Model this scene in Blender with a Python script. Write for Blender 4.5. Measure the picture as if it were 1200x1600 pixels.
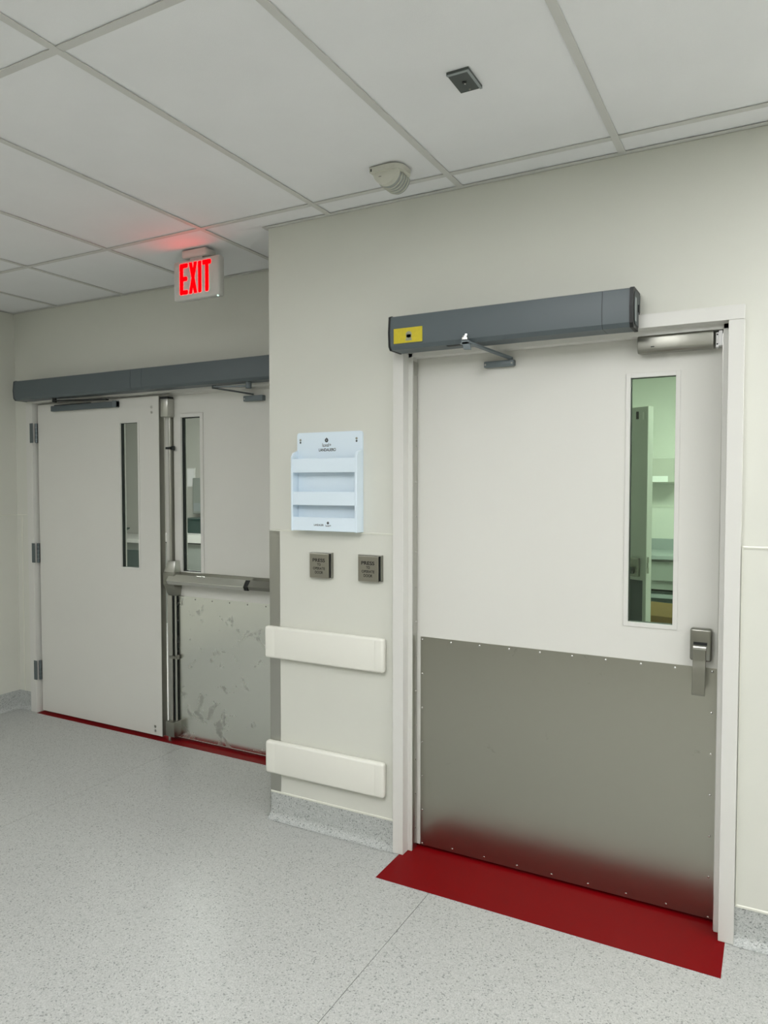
import bpy, bmesh, math, random
from mathutils import Vector, Matrix
random.seed(4)
SC = bpy.context.scene
COL = SC.collection
for o in list(bpy.data.objects):
    bpy.data.objects.remove(o)

# ------------------------------------------------------------------ camera, world, exposure
H = 2.711                      # ceiling height
P = 0.6096                     # ceiling grid pitch
GX = 0.3329                    # X of one grid runner
GY = -0.139                    # Y of one grid cross line
D = 0.519                      # depth of the recess with the double door
XW = -2.563                    # left wall
YB = -4.6                      # wall behind the camera
XR = 5.2                       # right wall

cam_d = bpy.data.cameras.new('camera')
cam = bpy.data.objects.new('camera', cam_d)
COL.objects.link(cam)
SC.camera = cam
cam_d.sensor_fit = 'HORIZONTAL'
cam_d.sensor_width = 36.0
cam_d.lens = 36.0 * 1136.42 / 1200.0
cam_d.clip_start = 0.05
yaw, pitch = 0.4953, -0.0378
fw = Vector((-math.sin(yaw) * math.cos(pitch), math.cos(yaw) * math.cos(pitch), math.sin(pitch)))
rt = Vector((math.cos(yaw), math.sin(yaw), 0))
up = rt.cross(fw)
M3 = Matrix((rt, up, -fw)).transposed()
cam.matrix_world = Matrix.Translation((2.0511, -2.6943, 1.551)) @ M3.to_4x4()

world = bpy.data.worlds.new('world')
SC.world = world
world.use_nodes = True
world.node_tree.nodes['Background'].inputs[0].default_value = (0.8, 0.9, 1.0, 1)
world.node_tree.nodes['Background'].inputs[1].default_value = 0.05

SC.view_settings.view_transform = 'Standard'
SC.view_settings.look = 'None'
SC.view_settings.gamma = 1.0
SC.view_settings.use_curve_mapping = False
SC.view_settings.exposure = 1.35

LAMP = 9.0                     # strength of the corridor troffers
# (column, row) of the 2x4 troffers in the corridor ceiling grid, strength factor
TROFFERS = [((6, 0), 0.82), ((3, 1), 0.5), ((3, 2), 0.7), ((7, 2), 1.0), ((-2, 1), 0.36), ((1, 2), 0.5)]

# ------------------------------------------------------------------ materials
def lin(c):
    return tuple((x / 255 / 12.92) if x / 255 <= 0.04045 else ((x / 255 + 0.055) / 1.055) ** 2.4 for x in c)

def mat(name, rgb, rough=0.5, metal=0.0, var=0.0, vscale=6.0, bump=0.0, bscale=200.0, spec=0.5, emit=None, estr=0.0, aniso=0.0, rvar=0.0, coat=0.0):
    m = bpy.data.materials.new(name)
    m.use_nodes = True
    nt = m.node_tree
    b = nt.nodes['Principled BSDF']
    c = lin(rgb)
    b.inputs['Base Color'].default_value = (*c, 1)
    b.inputs['Roughness'].default_value = rough
    b.inputs['Metallic'].default_value = metal
    b.inputs['Specular IOR Level'].default_value = spec
    b.inputs['Anisotropic'].default_value = aniso
    b.inputs['Coat Weight'].default_value = coat
    if emit:
        b.inputs['Emission Color'].default_value = (*emit, 1)
        b.inputs['Emission Strength'].default_value = estr
    tc = None
    if var or bump or rvar:
        tc = nt.nodes.new('ShaderNodeTexCoord')
        geo = nt.nodes.new('ShaderNodeNewGeometry')
    if var or rvar:
        n = nt.nodes.new('ShaderNodeTexNoise')
        n.inputs['Scale'].default_value = vscale
        n.inputs['Detail'].default_value = 5
        nt.links.new(geo.outputs['Position'], n.inputs['Vector'])
        if var:
            r = nt.nodes.new('ShaderNodeValToRGB')
            r.color_ramp.elements[0].position = 0.3
            r.color_ramp.elements[1].position = 0.7
            r.color_ramp.elements[0].color = (*[x * (1 - var) for x in c], 1)
            r.color_ramp.elements[1].color = (*[min(1, x * (1 + var)) for x in c], 1)
            nt.links.new(n.outputs['Fac'], r.inputs['Fac'])
            nt.links.new(r.outputs['Color'], b.inputs['Base Color'])
        if rvar:
            mr = nt.nodes.new('ShaderNodeMapRange')
            mr.inputs['From Min'].default_value = 0.3
            mr.inputs['From Max'].default_value = 0.7
            mr.inputs['To Min'].default_value = rough - rvar
            mr.inputs['To Max'].default_value = rough + rvar
            nt.links.new(n.outputs['Fac'], mr.inputs['Value'])
            nt.links.new(mr.outputs['Result'], b.inputs['Roughness'])
    if bump:
        n2 = nt.nodes.new('ShaderNodeTexNoise')
        n2.inputs['Scale'].default_value = bscale
        n2.inputs['Detail'].default_value = 3
        nt.links.new(geo.outputs['Position'], n2.inputs['Vector'])
        bp = nt.nodes.new('ShaderNodeBump')
        bp.inputs['Strength'].default_value = bump
        bp.inputs['Distance'].default_value = 0.002
        nt.links.new(n2.outputs['Fac'], bp.inputs['Height'])
        nt.links.new(bp.outputs['Normal'], b.inputs['Normal'])
    return m

def speckle_mat(name, base, dark, light, rough):
    """sheet vinyl with fine chips"""
    m = bpy.data.materials.new(name)
    m.use_nodes = True
    nt = m.node_tree
    b = nt.nodes['Principled BSDF']
    geo = nt.nodes.new('ShaderNodeNewGeometry')
    def chips(scale, lo, hi):
        v = nt.nodes.new('ShaderNodeTexVoronoi')
        v.inputs['Scale'].default_value = scale
        nt.links.new(geo.outputs['Position'], v.inputs['Vector'])
        s = nt.nodes.new('ShaderNodeSeparateColor')
        nt.links.new(v.outputs['Color'], s.inputs['Color'])
        r = nt.nodes.new('ShaderNodeMapRange')
        r.inputs['From Min'].default_value = lo
        r.inputs['From Max'].default_value = hi
        nt.links.new(s.outputs['Red'], r.inputs['Value'])
        return r.outputs['Result']
    def mix(a, bcol, fac):
        x = nt.nodes.new('ShaderNodeMix')
        x.data_type = 'RGBA'
        nt.links.new(fac, x.inputs['Factor'])
        if isinstance(a, tuple): x.inputs['A'].default_value = (*a, 1)
        else: nt.links.new(a, x.inputs['A'])
        x.inputs['B'].default_value = (*bcol, 1)
        return x.outputs['Result']
    c1 = mix(lin(base), lin(light), chips(260, 0.55, 0.75))
    c2 = mix(c1, lin(dark), chips(330, 0.80, 0.90))
    c3 = mix(c2, lin(tuple(int(d * 0.88) for d in dark)), chips(210, 0.93, 0.96))
    nt.links.new(c3, b.inputs['Base Color'])
    n = nt.nodes.new('ShaderNodeTexNoise')
    n.inputs['Scale'].default_value = 3.0
    n.inputs['Detail'].default_value = 6
    nt.links.new(geo.outputs['Position'], n.inputs['Vector'])
    mr = nt.nodes.new('ShaderNodeMapRange')
    mr.inputs['From Min'].default_value = 0.3
    mr.inputs['From Max'].default_value = 0.7
    mr.inputs['To Min'].default_value = rough - 0.015
    mr.inputs['To Max'].default_value = rough + 0.02
    nt.links.new(n.outputs['Fac'], mr.inputs['Value'])
    nt.links.new(mr.outputs['Result'], b.inputs['Roughness'])
    n2 = nt.nodes.new('ShaderNodeTexNoise')
    n2.inputs['Scale'].default_value = 40
    nt.links.new(geo.outputs['Position'], n2.inputs['Vector'])
    bp = nt.nodes.new('ShaderNodeBump')
    bp.inputs['Strength'].default_value = 0.06
    bp.inputs['Distance'].default_value = 0.002
    nt.links.new(n2.outputs['Fac'], bp.inputs['Height'])
    nt.links.new(bp.outputs['Normal'], b.inputs['Normal'])
    return m

def steel_mat(name, rgb, rough, smudge=0.0, brush=0.15, sscale=5.0, aniso=0.4, thr=0.58):
    """brushed stainless with finger marks"""
    m = bpy.data.materials.new(name)
    m.use_nodes = True
    nt = m.node_tree
    b = nt.nodes['Principled BSDF']
    b.inputs['Metallic'].default_value = 1.0
    b.inputs['Anisotropic'].default_value = aniso
    geo = nt.nodes.new('ShaderNodeNewGeometry')
    mp = nt.nodes.new('ShaderNodeMapping')
    mp.inputs['Scale'].default_value = (3, 3, 700)
    nt.links.new(geo.outputs['Position'], mp.inputs['Vector'])
    n = nt.nodes.new('ShaderNodeTexNoise')
    n.inputs['Scale'].default_value = 1.0
    n.inputs['Detail'].default_value = 3
    nt.links.new(mp.outputs['Vector'], n.inputs['Vector'])
    bp = nt.nodes.new('ShaderNodeBump')
    bp.inputs['Strength'].default_value = brush
    bp.inputs['Distance'].default_value = 0.0005
    nt.links.new(n.outputs['Fac'], bp.inputs['Height'])
    nt.links.new(bp.outputs['Normal'], b.inputs['Normal'])
    c = lin(rgb)
    if smudge:
        s = nt.nodes.new('ShaderNodeTexNoise')
        s.inputs['Scale'].default_value = sscale
        s.inputs['Detail'].default_value = 7
        s.inputs['Roughness'].default_value = 0.62
        s.inputs['Distortion'].default_value = 0.6
        nt.links.new(geo.outputs['Position'], s.inputs['Vector'])
        r = nt.nodes.new('ShaderNodeMapRange')
        r.inputs['From Min'].default_value = thr
        r.inputs['From Max'].default_value = thr + 0.05
        nt.links.new(s.outputs['Fac'], r.inputs['Value'])
        x = nt.nodes.new('ShaderNodeMix')
        x.data_type = 'RGBA'
        x.inputs['A'].default_value = (*c, 1)
        x.inputs['B'].default_value = (*[k * (1 - smudge) for k in c], 1)
        nt.links.new(r.outputs['Result'], x.inputs['Factor'])
        nt.links.new(x.outputs['Result'], b.inputs['Base Color'])
        r2 = nt.nodes.new('ShaderNodeMapRange')
        r2.inputs['To Min'].default_value = rough
        r2.inputs['To Max'].default_value = min(1, rough + 0.2)
        nt.links.new(r.outputs['Result'], r2.inputs['Value'])
        nt.links.new(r2.outputs['Result'], b.inputs['Roughness'])
    else:
        b.inputs['Base Color'].default_value = (*c, 1)
        b.inputs['Roughness'].default_value = rough
    return m

def glass_mat(name, tint, refl=1.0):
    m = bpy.data.materials.new(name)
    m.use_nodes = True
    nt = m.node_tree
    for n in list(nt.nodes):
        nt.nodes.remove(n)
    out = nt.nodes.new('ShaderNodeOutputMaterial')
    t = nt.nodes.new('ShaderNodeBsdfTransparent')
    t.inputs['Color'].default_value = (*tint, 1)
    g = nt.nodes.new('ShaderNodeBsdfGlossy')
    g.inputs['Roughness'].default_value = 0.02
    f = nt.nodes.new('ShaderNodeLayerWeight')      # same on both faces of the pane
    f.inputs['Blend'].default_value = 0.5
    pw = nt.nodes.new('ShaderNodeMath')
    pw.operation = 'POWER'
    pw.inputs[1].default_value = 5.0
    nt.links.new(f.outputs['Facing'], pw.inputs[0])
    mu = nt.nodes.new('ShaderNodeMath')
    mu.operation = 'MULTIPLY_ADD'
    mu.inputs[1].default_value = 0.9 * refl
    mu.inputs[2].default_value = 0.04 * refl
    nt.links.new(pw.outputs[0], mu.inputs[0])
    mx = nt.nodes.new('ShaderNodeMixShader')
    nt.links.new(mu.outputs[0], mx.inputs[0])
    nt.links.new(t.outputs[0], mx.inputs[1])
    nt.links.new(g.outputs[0], mx.inputs[2])
    nt.links.new(mx.outputs[0], out.inputs[0])
    return m

def emit_mat(name, rgb, s):
    m = bpy.data.materials.new(name)
    m.use_nodes = True
    nt = m.node_tree
    for n in list(nt.nodes):
        nt.nodes.remove(n)
    out = nt.nodes.new('ShaderNodeOutputMaterial')
    e = nt.nodes.new('ShaderNodeEmission')
    e.inputs['Color'].default_value = (*rgb, 1)
    e.inputs['Strength'].default_value = s
    nt.links.new(e.outputs[0], out.inputs[0])
    return m

MT = {}
MT['wall'] = mat('wall_paint', (213, 214, 205), 0.55, var=0.015, vscale=1.5, bump=0.08, bscale=350)
MT['wall_far'] = mat('far_wall_paint', (168, 166, 154), 0.6)
MT['panel'] = mat('wall_protection_sheet', (214, 215, 206), 0.42, var=0.01, bump=0.12, bscale=600)
MT['cap'] = mat('trim_cap', (222, 223, 212), 0.4)
MT['tile'] = mat('ceiling_tile', (240, 241, 242), 0.85, var=0.02, vscale=3, bump=0.25, bscale=500)
MT['tee'] = mat('ceiling_grid', (210, 210, 206), 0.5)
MT['dark'] = mat('shadow_gap', (30, 32, 31), 0.8)
MT['floor'] = speckle_mat('speckled_sheet_vinyl', (177, 179, 176), (157, 160, 157), (188, 190, 187), 0.33)
MT['cove'] = speckle_mat('speckled_cove_vinyl', (178, 182, 179), (150, 154, 152), (192, 195, 193), 0.42)
MT['red'] = mat('red_sheet_vinyl', (118, 4, 10), 0.32, var=0.02, vscale=8, spec=0.06)
MT['frame'] = mat('frame_paint', (215, 215, 210), 0.38, var=0.008)
MT['door'] = mat('door_paint', (216, 216, 210), 0.45, var=0.01, vscale=2)
MT['plate'] = steel_mat('stainless_kick_plate', (172, 171, 160), 0.30, smudge=0.10, sscale=9, thr=0.66)
MT['plate2'] = steel_mat('scuffed_stainless_plate', (236, 238, 232), 0.24, smudge=0.26, sscale=8.0, thr=0.575)
MT['steel'] = steel_mat('satin_stainless', (190, 190, 184), 0.28)
MT['push'] = steel_mat('satin_push_plate', (176, 173, 162), 0.36)
MT['hinge'] = mat('zinc_hinge', (112, 122, 126), 0.35, metal=0.8)
MT['bar'] = steel_mat('bright_stainless_bar', (226, 226, 220), 0.22)
MT['steel_dark'] = steel_mat('dull_stainless', (150, 150, 142), 0.36)
MT['chrome'] = mat('bright_screw', (215, 215, 212), 0.2, metal=1)
MT['grey'] = mat('blue_grey_aluminium', (86, 96, 100), 0.42, var=0.015, vscale=3)
MT['grey2'] = mat('blue_grey_arm', (108, 118, 122), 0.4, metal=0.2)
MT['black'] = mat('black_plastic', (14, 18, 19), 0.45)
MT['capgrey'] = mat('dark_cap_plastic', (52, 60, 62), 0.45)
MT['gasket'] = mat('dark_glazing_gasket', (22, 30, 28), 0.6)
MT['holder'] = mat('pale_blue_white_plastic', (226, 241, 252), 0.3)
MT['ink'] = mat('black_print', (14, 15, 17), 0.6)
MT['bumper'] = mat('cream_vinyl', (230, 230, 221), 0.4, bump=0.05, bscale=400)
MT['sensor'] = mat('cream_plastic', (208, 208, 196), 0.45)
MT['sensor_rib'] = mat('grey_lens_plastic', (158, 163, 160), 0.35)
MT['sign'] = mat('sign_housing', (205, 205, 200), 0.45)
MT['exit'] = emit_mat('lit_red_letters', (1.0, 0.0, 0.0005), 2.6)
MT['led'] = emit_mat('green_led', (0.5, 1.0, 0.75), 1.5)
MT['plate_dark'] = mat('dark_cover_plate', (78, 84, 81), 0.5)
MT['label'] = mat('yellow_label', (205, 188, 40), 0.5, var=0.05, vscale=90)
MT['labelgrey'] = mat('grey_label_print', (150, 152, 130), 0.5)
MT['white'] = mat('white_plastic', (240, 240, 240), 0.4)
MT['glass_green'] = glass_mat('lead_glass', (0.77, 0.895, 0.76), 1.0)
MT['glass'] = glass_mat('vision_glass', (0.86, 0.89, 0.87), 1.0)
MT['card'] = mat('cardboard', (138, 114, 68), 0.8, var=0.06, vscale=20)
MT['card_edge'] = mat('cardboard_cut_edge', (196, 172, 116), 0.8)
MT['card_in'] = mat('cardboard_inside', (96, 78, 46), 0.85)
MT['counter'] = mat('grey_worktop', (150, 158, 158), 0.4)
MT['cabinet'] = mat('grey_cabinet', (142, 148, 142), 0.5)
MT['cab_dark'] = mat('dark_cabinet', (66, 84, 80), 0.5)
MT['darkgreen'] = mat('dark_green_plastic', (16, 52, 46), 0.4)
MT['odoor'] = mat('inner_door_grey', (190, 192, 188), 0.5)
MT['iplate'] = mat('inner_kick_plate', (66, 76, 80), 0.4, metal=0.3)
MT['rwall'] = mat('inner_room_paint', (214, 215, 208), 0.6, var=0.01)
MT['rwall2'] = mat('inner_corridor_paint', (186, 186, 178), 0.6, var=0.01)
MT['room_lamp'] = emit_mat('inner_room_diffuser', (1.0, 1.0, 1.0), 13.0)
MT['room_lamp2'] = emit_mat('inner_corridor_diffuser', (1.0, 1.0, 0.97), 18.0)

# ------------------------------------------------------------------ mesh helpers
class MB:
    def __init__(s):
        s.bm = bmesh.new()
    def box(s, x0, x1, y0, y1, z0, z1, bev=0.0, seg=2):
        b = bmesh.new()
        v = [b.verts.new((x, y, z)) for x in (x0, x1) for y in (y0, y1) for z in (z0, z1)]
        for f in ((0, 1, 3, 2), (4, 6, 7, 5), (0, 4, 5, 1), (2, 3, 7, 6), (0, 2, 6, 4), (1, 5, 7, 3)):
            b.faces.new([v[i] for i in f])
        bmesh.ops.recalc_face_normals(b, faces=b.faces)
        if bev:
            bmesh.ops.bevel(b, geom=b.edges[:], offset=bev, segments=seg, profile=0.5, affect='EDGES')
        s._merge(b)
        return s
    def _merge(s, b, mtx=None):
        if mtx is not None:
            bmesh.ops.transform(b, matrix=mtx, verts=b.verts)
        me = bpy.data.meshes.new('tmp')
        b.to_mesh(me)
        b.free()
        s.bm.from_mesh(me)
        bpy.data.meshes.remove(me)
    def prism(s, pts, axis, a0, a1, bev=0.0, seg=2):
        """polygon pts extruded along axis. axis 'X': pts=(y,z); 'Y': (x,z); 'Z': (x,y)"""
        b = bmesh.new()
        def mk(p, a):
            return {'X': (a, p[0], p[1]), 'Y': (p[0], a, p[1]), 'Z': (p[0], p[1], a)}[axis]
        A = [b.verts.new(mk(p, a0)) for p in pts]
        B = [b.verts.new(mk(p, a1)) for p in pts]
        n = len(pts)
        b.faces.new(A)
        b.faces.new(B)
        for i in range(n):
            b.faces.new((A[i], A[(i + 1) % n], B[(i + 1) % n], B[i]))
        bmesh.ops.recalc_face_normals(b, faces=b.faces)
        if bev:
            bmesh.ops.bevel(b, geom=b.edges[:], offset=bev, segments=seg, profile=0.5, affect='EDGES')
        s._merge(b)
        return s
    def cyl(s, c0, c1, r, n=16, r2=None, bev=0.0):
        c0 = Vector(c0); c1 = Vector(c1)
        d = c1 - c0
        b = bmesh.new()
        bmesh.ops.create_cone(b, cap_ends=True, segments=n, radius1=r, radius2=r if r2 is None else r2, depth=d.length)
        if bev:
            es = [e for e in b.edges if abs(e.verts[0].co.z - e.verts[1].co.z) < 1e-6]
            bmesh.ops.bevel(b, geom=es, offset=bev, segments=2, profile=0.5, affect='EDGES')
        q = Vector((0, 0, 1)).rotation_difference(d.normalized()).to_matrix().to_4x4()
        s._merge(b, Matrix.Translation((c0 + c1) / 2) @ q)
        return s
    def bar(s, c0, c1, w, h, bev=0.0):
        """flat bar from c0 to c1; w across horizontally, h vertical"""
        c0 = Vector(c0); c1 = Vector(c1)
        d = (c1 - c0)
        L = d.length
        xa = d.normalized()
        ya = Vector((0, 0, 1)).cross(xa).normalized()
        za = xa.cross(ya)
        t = MB().box(0, L, -w / 2, w / 2, -h / 2, h / 2, bev)
        m = Matrix((xa, ya, za)).transposed().to_4x4()
        m.translation = c0
        s._merge(t.bm, m)
        return s
    def dome(s, c, r, axis=(0, -1, 0), flat=0.6, n=10):
        b = bmesh.new()
        bmesh.ops.create_uvsphere(b, u_segments=n, v_segments=6, radius=r)
        bmesh.ops.delete(b, geom=[v for v in b.verts if v.co.z < -1e-5], context='VERTS')
        q = Vector((0, 0, 1)).rotation_difference(Vector(axis)).to_matrix().to_4x4()
        s._merge(b, Matrix.Translation(c) @ q @ Matrix.Diagonal((1, 1, flat, 1)))
        return s
    def rot(s, ang, pivot):
        m = Matrix.Translation(pivot) @ Matrix.Rotation(ang, 4, 'Z') @ Matrix.Translation(-Vector(pivot))
        bmesh.ops.transform(s.bm, matrix=m, verts=s.bm.verts)
        return s

WORLD = {}
def wl(o):
    return WORLD.get(o.name, Vector((0, 0, 0)))

def link(name, data, loc_w, parent):
    o = bpy.data.objects.new(name, data)
    COL.objects.link(o)
    loc_w = Vector(loc_w)
    WORLD[o.name] = loc_w
    if parent is not None:
        o.parent = parent
        o.location = loc_w - wl(parent)
    else:
        o.location = loc_w
    return o

def obj(name, mb, m, parent=None, smooth=False, label=None):
    bm = mb.bm
    xs = [v.co for v in bm.verts]
    lo = Vector([min(c[i] for c in xs) for i in range(3)])
    hi = Vector([max(c[i] for c in xs) for i in range(3)])
    c = Vector(((lo.x + hi.x) / 2, (lo.y + hi.y) / 2, lo.z))
    bmesh.ops.translate(bm, vec=-c, verts=bm.verts)
    me = bpy.data.meshes.new(name)
    bm.to_mesh(me)
    bm.free()
    me.materials.append(MT[m] if isinstance(m, str) else m)
    if smooth:
        me.polygons.foreach_set('use_smooth', [True] * len(me.polygons))
        me.set_sharp_from_angle(angle=math.radians(35))
    o = link(name, me, c, parent)
    if label:
        o['label'] = label
    return o

def share(name, src, loc_w, parent):
    """another object on the mesh of src"""
    return link(name, src.data, loc_w, parent)

def thing(name, loc, label, cat, group=None):
    o = link(name, None, loc, None)
    o.empty_display_size = 0.05
    o['label'] = label
    o['category'] = cat
    if group:
        o['group'] = group
    return o

def tag(o, label, cat, group=None):
    o['label'] = label
    o['category'] = cat
    if group:
        o['group'] = group
    return o

def struct(o, label=None):
    o['kind'] = 'structure'
    if label:
        o['label'] = label
    return o

def sempty(name, loc, label):
    return struct(link(name, None, loc, None), label)

def text(name, s, x, z, y, height, m, parent, bold=0.0, width=None, align='CENTER'):
    """flat print facing -Y, centred on x, baseline z"""
    cu = bpy.data.curves.new('t', 'FONT')
    cu.body = s
    cu.size = 1.0
    cu.align_x = align
    cu.offset = bold
    t = bpy.data.objects.new('t', cu)
    COL.objects.link(t)
    dg = bpy.context.evaluated_depsgraph_get()
    me = bpy.data.meshes.new_from_object(t.evaluated_get(dg))
    bpy.data.objects.remove(t)
    vs = [v.co.copy() for v in me.vertices]
    x0 = min(v.x for v in vs); x1 = max(v.x for v in vs)
    z0 = min(v.y for v in vs); z1 = max(v.y for v in vs)
    sy = height / (z1 - z0)
    sx = sy if width is None else width / (x1 - x0)
    cx = (x0 + x1) / 2
    for v in me.vertices:
        px, py = v.co.x, v.co.y
        v.co = Vector(((px - cx) * sx, 0, (py - z0) * sy))
    me.materials.append(MT[m])
    o = link(name, me, (x, y, z), parent)
    return o

# ================================================================== SETTING
# ---- floor: slab + sheet goods with welded seams + red inlays
fl = struct(obj('floor', MB().box(XW - 0.2, XR + 0.2, YB - 0.2, D + 0.14, -0.08, -0.003), 'dark'), 'pale grey speckled sheet vinyl floor of the corridor')
seams = [XW, -1.012, 0.915, 2.842, XR]
for a, b in zip(seams[:-1], seams[1:]):
    obj('floor_sheet', MB().box(a + 0.0011, b - 0.0011, YB, D + 0.1 if b < 1 and b < 0.5 else (D + 0.1 if b < 1 else 0.14), -0.003, 0.0), 'floor', fl)
obj('floor_inlay', MB().box(0.683, 1.923, -0.232, 0.135, -0.002, 0.0012), 'red', fl, label='red vinyl inlay at the single door')
obj('floor_inlay', MB().box(-2.345, -0.06, 0.484, D + 0.11, -0.002, 0.0012), 'red', fl, label='narrow red vinyl inlay under the double door')

# ---- walls
ZP = 1.342                     # top of the wall protection sheet
ZB = 0.125                     # top of the cove base
w = MB()
w.box(0.0, 0.66, 0.0, 0.14, 0, H + 0.3)
w.box(0.66, 1.94, 0.0, 0.14, 2.11, H + 0.3)
w.box(1.94, XR, 0.0, 0.14, 0, H + 0.3)
wf = struct(obj('wall_front', w, 'wall'), 'off-white corridor wall with the single door')
w = MB()
w.box(XW, -2.41, D, D + 0.13, 0, H + 0.3)
w.box(-2.41, -0.06, D, D + 0.13, 2.12, H + 0.3)
w.box(-0.06, 0.0, D, D + 0.13, 0, H + 0.3)
wr = struct(obj('wall_recess', w, 'wall'), 'off-white recessed wall with the double door')
wret = struct(obj('wall_return', MB().box(0.0, 0.12, 0.14, D + 0.13, 0, H + 0.3), 'wall'), 'short return wall between the front wall and the recess')
wleft = struct(obj('wall_left', MB().box(XW - 0.12, XW, YB, D + 0.13, 0, H + 0.3), 'wall'), 'shadowed wall at the left edge')
wback = struct(obj('wall_back', MB().box(XW - 0.12, XR + 0.12, YB - 0.12, YB, 0, H + 0.3), 'wall_far'))
wright = struct(obj('wall_right', MB().box(XR, XR + 0.12, YB, 0.14, 0, H + 0.3), 'wall'))

def sheet(parent, x0, x1):
    obj('protection_sheet', MB().box(x0, x1, -0.0022, 0.001, ZB + 0.001, ZP), 'panel', parent)
    obj('cap_trim', MB().prism([(0.001, ZP - 0.003), (-0.0045, ZP - 0.003), (-0.0045, ZP + 0.001), (0.001, ZP + 0.005)], 'X', x0, x1), 'cap', parent)
    obj('cove_cap', MB().prism([(0.001, ZB - 0.004), (-0.006, ZB - 0.004), (-0.006, ZB + 0.002), (0.001, ZB + 0.007)], 'X', x0, x1), 'cap', parent)
sheet(wf, 0.0, 0.655)
sheet(wf, 1.951, XR)
obj('edge_trim', MB().box(1.951, 1.956, -0.005, 0.001, ZB, ZP + 0.004), 'cap', wf)
obj('protection_sheet', MB().box(XW, -2.41, D - 0.0022, D + 0.001, ZB, ZP), 'panel', wr)
obj('cap_trim', MB().prism([(D + 0.001, ZP - 0.003), (D - 0.0045, ZP - 0.003), (D - 0.0045, ZP + 0.001), (D + 0.001, ZP + 0.005)], 'X', XW, -2.41), 'cap', wr)
obj('edge_trim', MB().box(XW + 0.05, XW + 0.056, D - 0.005, D + 0.001, ZB, ZP), 'cap', wr)
obj('protection_sheet', MB().box(XW - 0.001, XW + 0.0022, YB, D, ZB, ZP), 'panel', wleft)
obj('cap_trim', MB().prism([(XW - 0.001, ZP - 0.003), (XW + 0.0045, ZP - 0.003), (XW + 0.0045, ZP + 0.001), (XW - 0.001, ZP + 0.005)], 'Y', YB, D), 'cap', wleft)

# ---- coved vinyl base
def cove(sign_pts, axis, a0, a1, name):
    return struct(obj(name, MB().prism(sign_pts, axis, a0, a1), 'cove', smooth=True))
def cprof(y, s):
    """profile of the base on a wall whose face is at y; s=-1 base grows to -y"""
    R = 0.032
    pts = [(y, 0.0005), (y, ZB), (y + s * 0.004, ZB)]
    for k in range(7):
        a = math.pi / 2 * k / 6
        pts.append((y + s * (0.004 + R - R * math.cos(a)), 0.0005 + R - R * math.sin(a) + 0.0008))
    return pts
struct(cove(cprof(0, -1), 'X', -0.004, 0.66, 'baseboard_front'), 'grey speckled coved base below the bumpers')
struct(cove(cprof(0, -1), 'X', 1.945, XR, 'baseboard_right'), 'grey speckled coved base right of the single door')
struct(cove(cprof(D, -1), 'X', XW, -2.405, 'baseboard_recess'), 'grey coved base beside the double door')
struct(cove(cprof(XW, 1), 'Y', YB, D, 'baseboard_left'), 'grey coved base along the left wall')
struct(cove(cprof(0, -1), 'Y', -0.004, D, 'baseboard_return'), 'grey coved base on the return wall')

# ---- ceiling: plenum slab, lay-in tiles, exposed tees
ce = struct(obj('ceiling', MB().box(XW - 0.12, XR + 0.12, YB - 0.12, D + 0.13, H + 0.16, H + 0.2), 'dark'), 'suspended ceiling of large white lay-in tiles in an exposed grid')
cols = [GX + P * k for k in range(-5, 9)]          # runner positions
rows = [GY - 2 * P * k for k in range(0, 5)]       # cross positions
xe = [XW] + [c for c in cols if XW < c < XR] + [XR]
ye = [D] + [r for r in rows if r > YB] + [YB]
TR = {}
for (c, r), k in TROFFERS:
    TR[(round(GX + P * (c - 2), 3), r)] = k
G = 0.0035
tile_src = None
lampsrc = 0
lamp_labels = {}
ceil_lamps = []
for i in range(len(xe) - 1):
    for j in range(len(ye) - 1):
        x0, x1 = xe[i], xe[i + 1]
        y1, y0 = ye[j], ye[j + 1]
        key = (round(x0, 3), j - 1)
        if key in TR:
            ceil_lamps.append((x0, x1, y0, y1, TR[key]))
            continue
        if j == 0 and x0 > 0.0 - 1e-3:
            y1 = 0.0
        if j == 0 and x0 < 0 < x1:                  # cut round the wall corner
            obj('ceiling_tile', MB().prism([(x0 + G, y0 + G), (x1 - G, y0 + G), (x1 - G, -0.001), (-0.001, -0.001), (-0.001, y1), (x0 + G, y1)], 'Z', H + 0.005, H + 0.02), 'tile', ce)
            continue
        full = abs(x1 - x0 - P) < 1e-4 and abs(y1 - y0 - 2 * P) < 1e-4
        if full and tile_src is not None:
            share('ceiling_tile', tile_src, ((x0 + x1) / 2, (y0 + y1) / 2, H + 0.005), ce)
        else:
            o = obj('ceiling_tile', MB().box(x0 + G, x1 - G, y0 + G, y1 - (G if j else 0), H + 0.005, H + 0.02), 'tile', ce)
            if full:
                tile_src = o
TW = 0.0122
run_src = None
for c in cols:
    if XW < c < XR:
        ymax = D if c < 0 else 0.0
        obj('grid_runner', MB().box(c - TW, c + TW, YB, ymax, H, H + 0.003).box(c - 0.002, c + 0.002, YB, ymax, H + 0.003, H + 0.03), 'tee', ce)
for r in rows:
    if r > YB:
        for i in range(len(xe) - 1):
            a = xe[i] + (TW if i else 0)
            b = xe[i + 1] - (TW if i < len(xe) - 2 else 0)
            obj('grid_cross_tee', MB().box(a + 0.0004, b - 0.0004, r - TW, r + TW, H + 0.0003, H + 0.003).box(a, b, r - 0.002, r + 0.002, H + 0.003, H + 0.03), 'tee', ce)
def angle_x(x0, x1, y):
    obj('wall_angle', MB().box(x0, x1, y - 0.022, y, H - 0.0002, H + 0.0016).box(x0, x1, y - 0.0015, y, H - 0.0002, H + 0.02), 'tee', ce)
angle_x(-0.02, XR, 0.0)
angle_x(XW, 0.0, D)
obj('wall_angle', MB().box(-0.022, 0.0, 0, D - 0.022, H - 0.0002, H + 0.0016), 'tee', ce)
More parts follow.
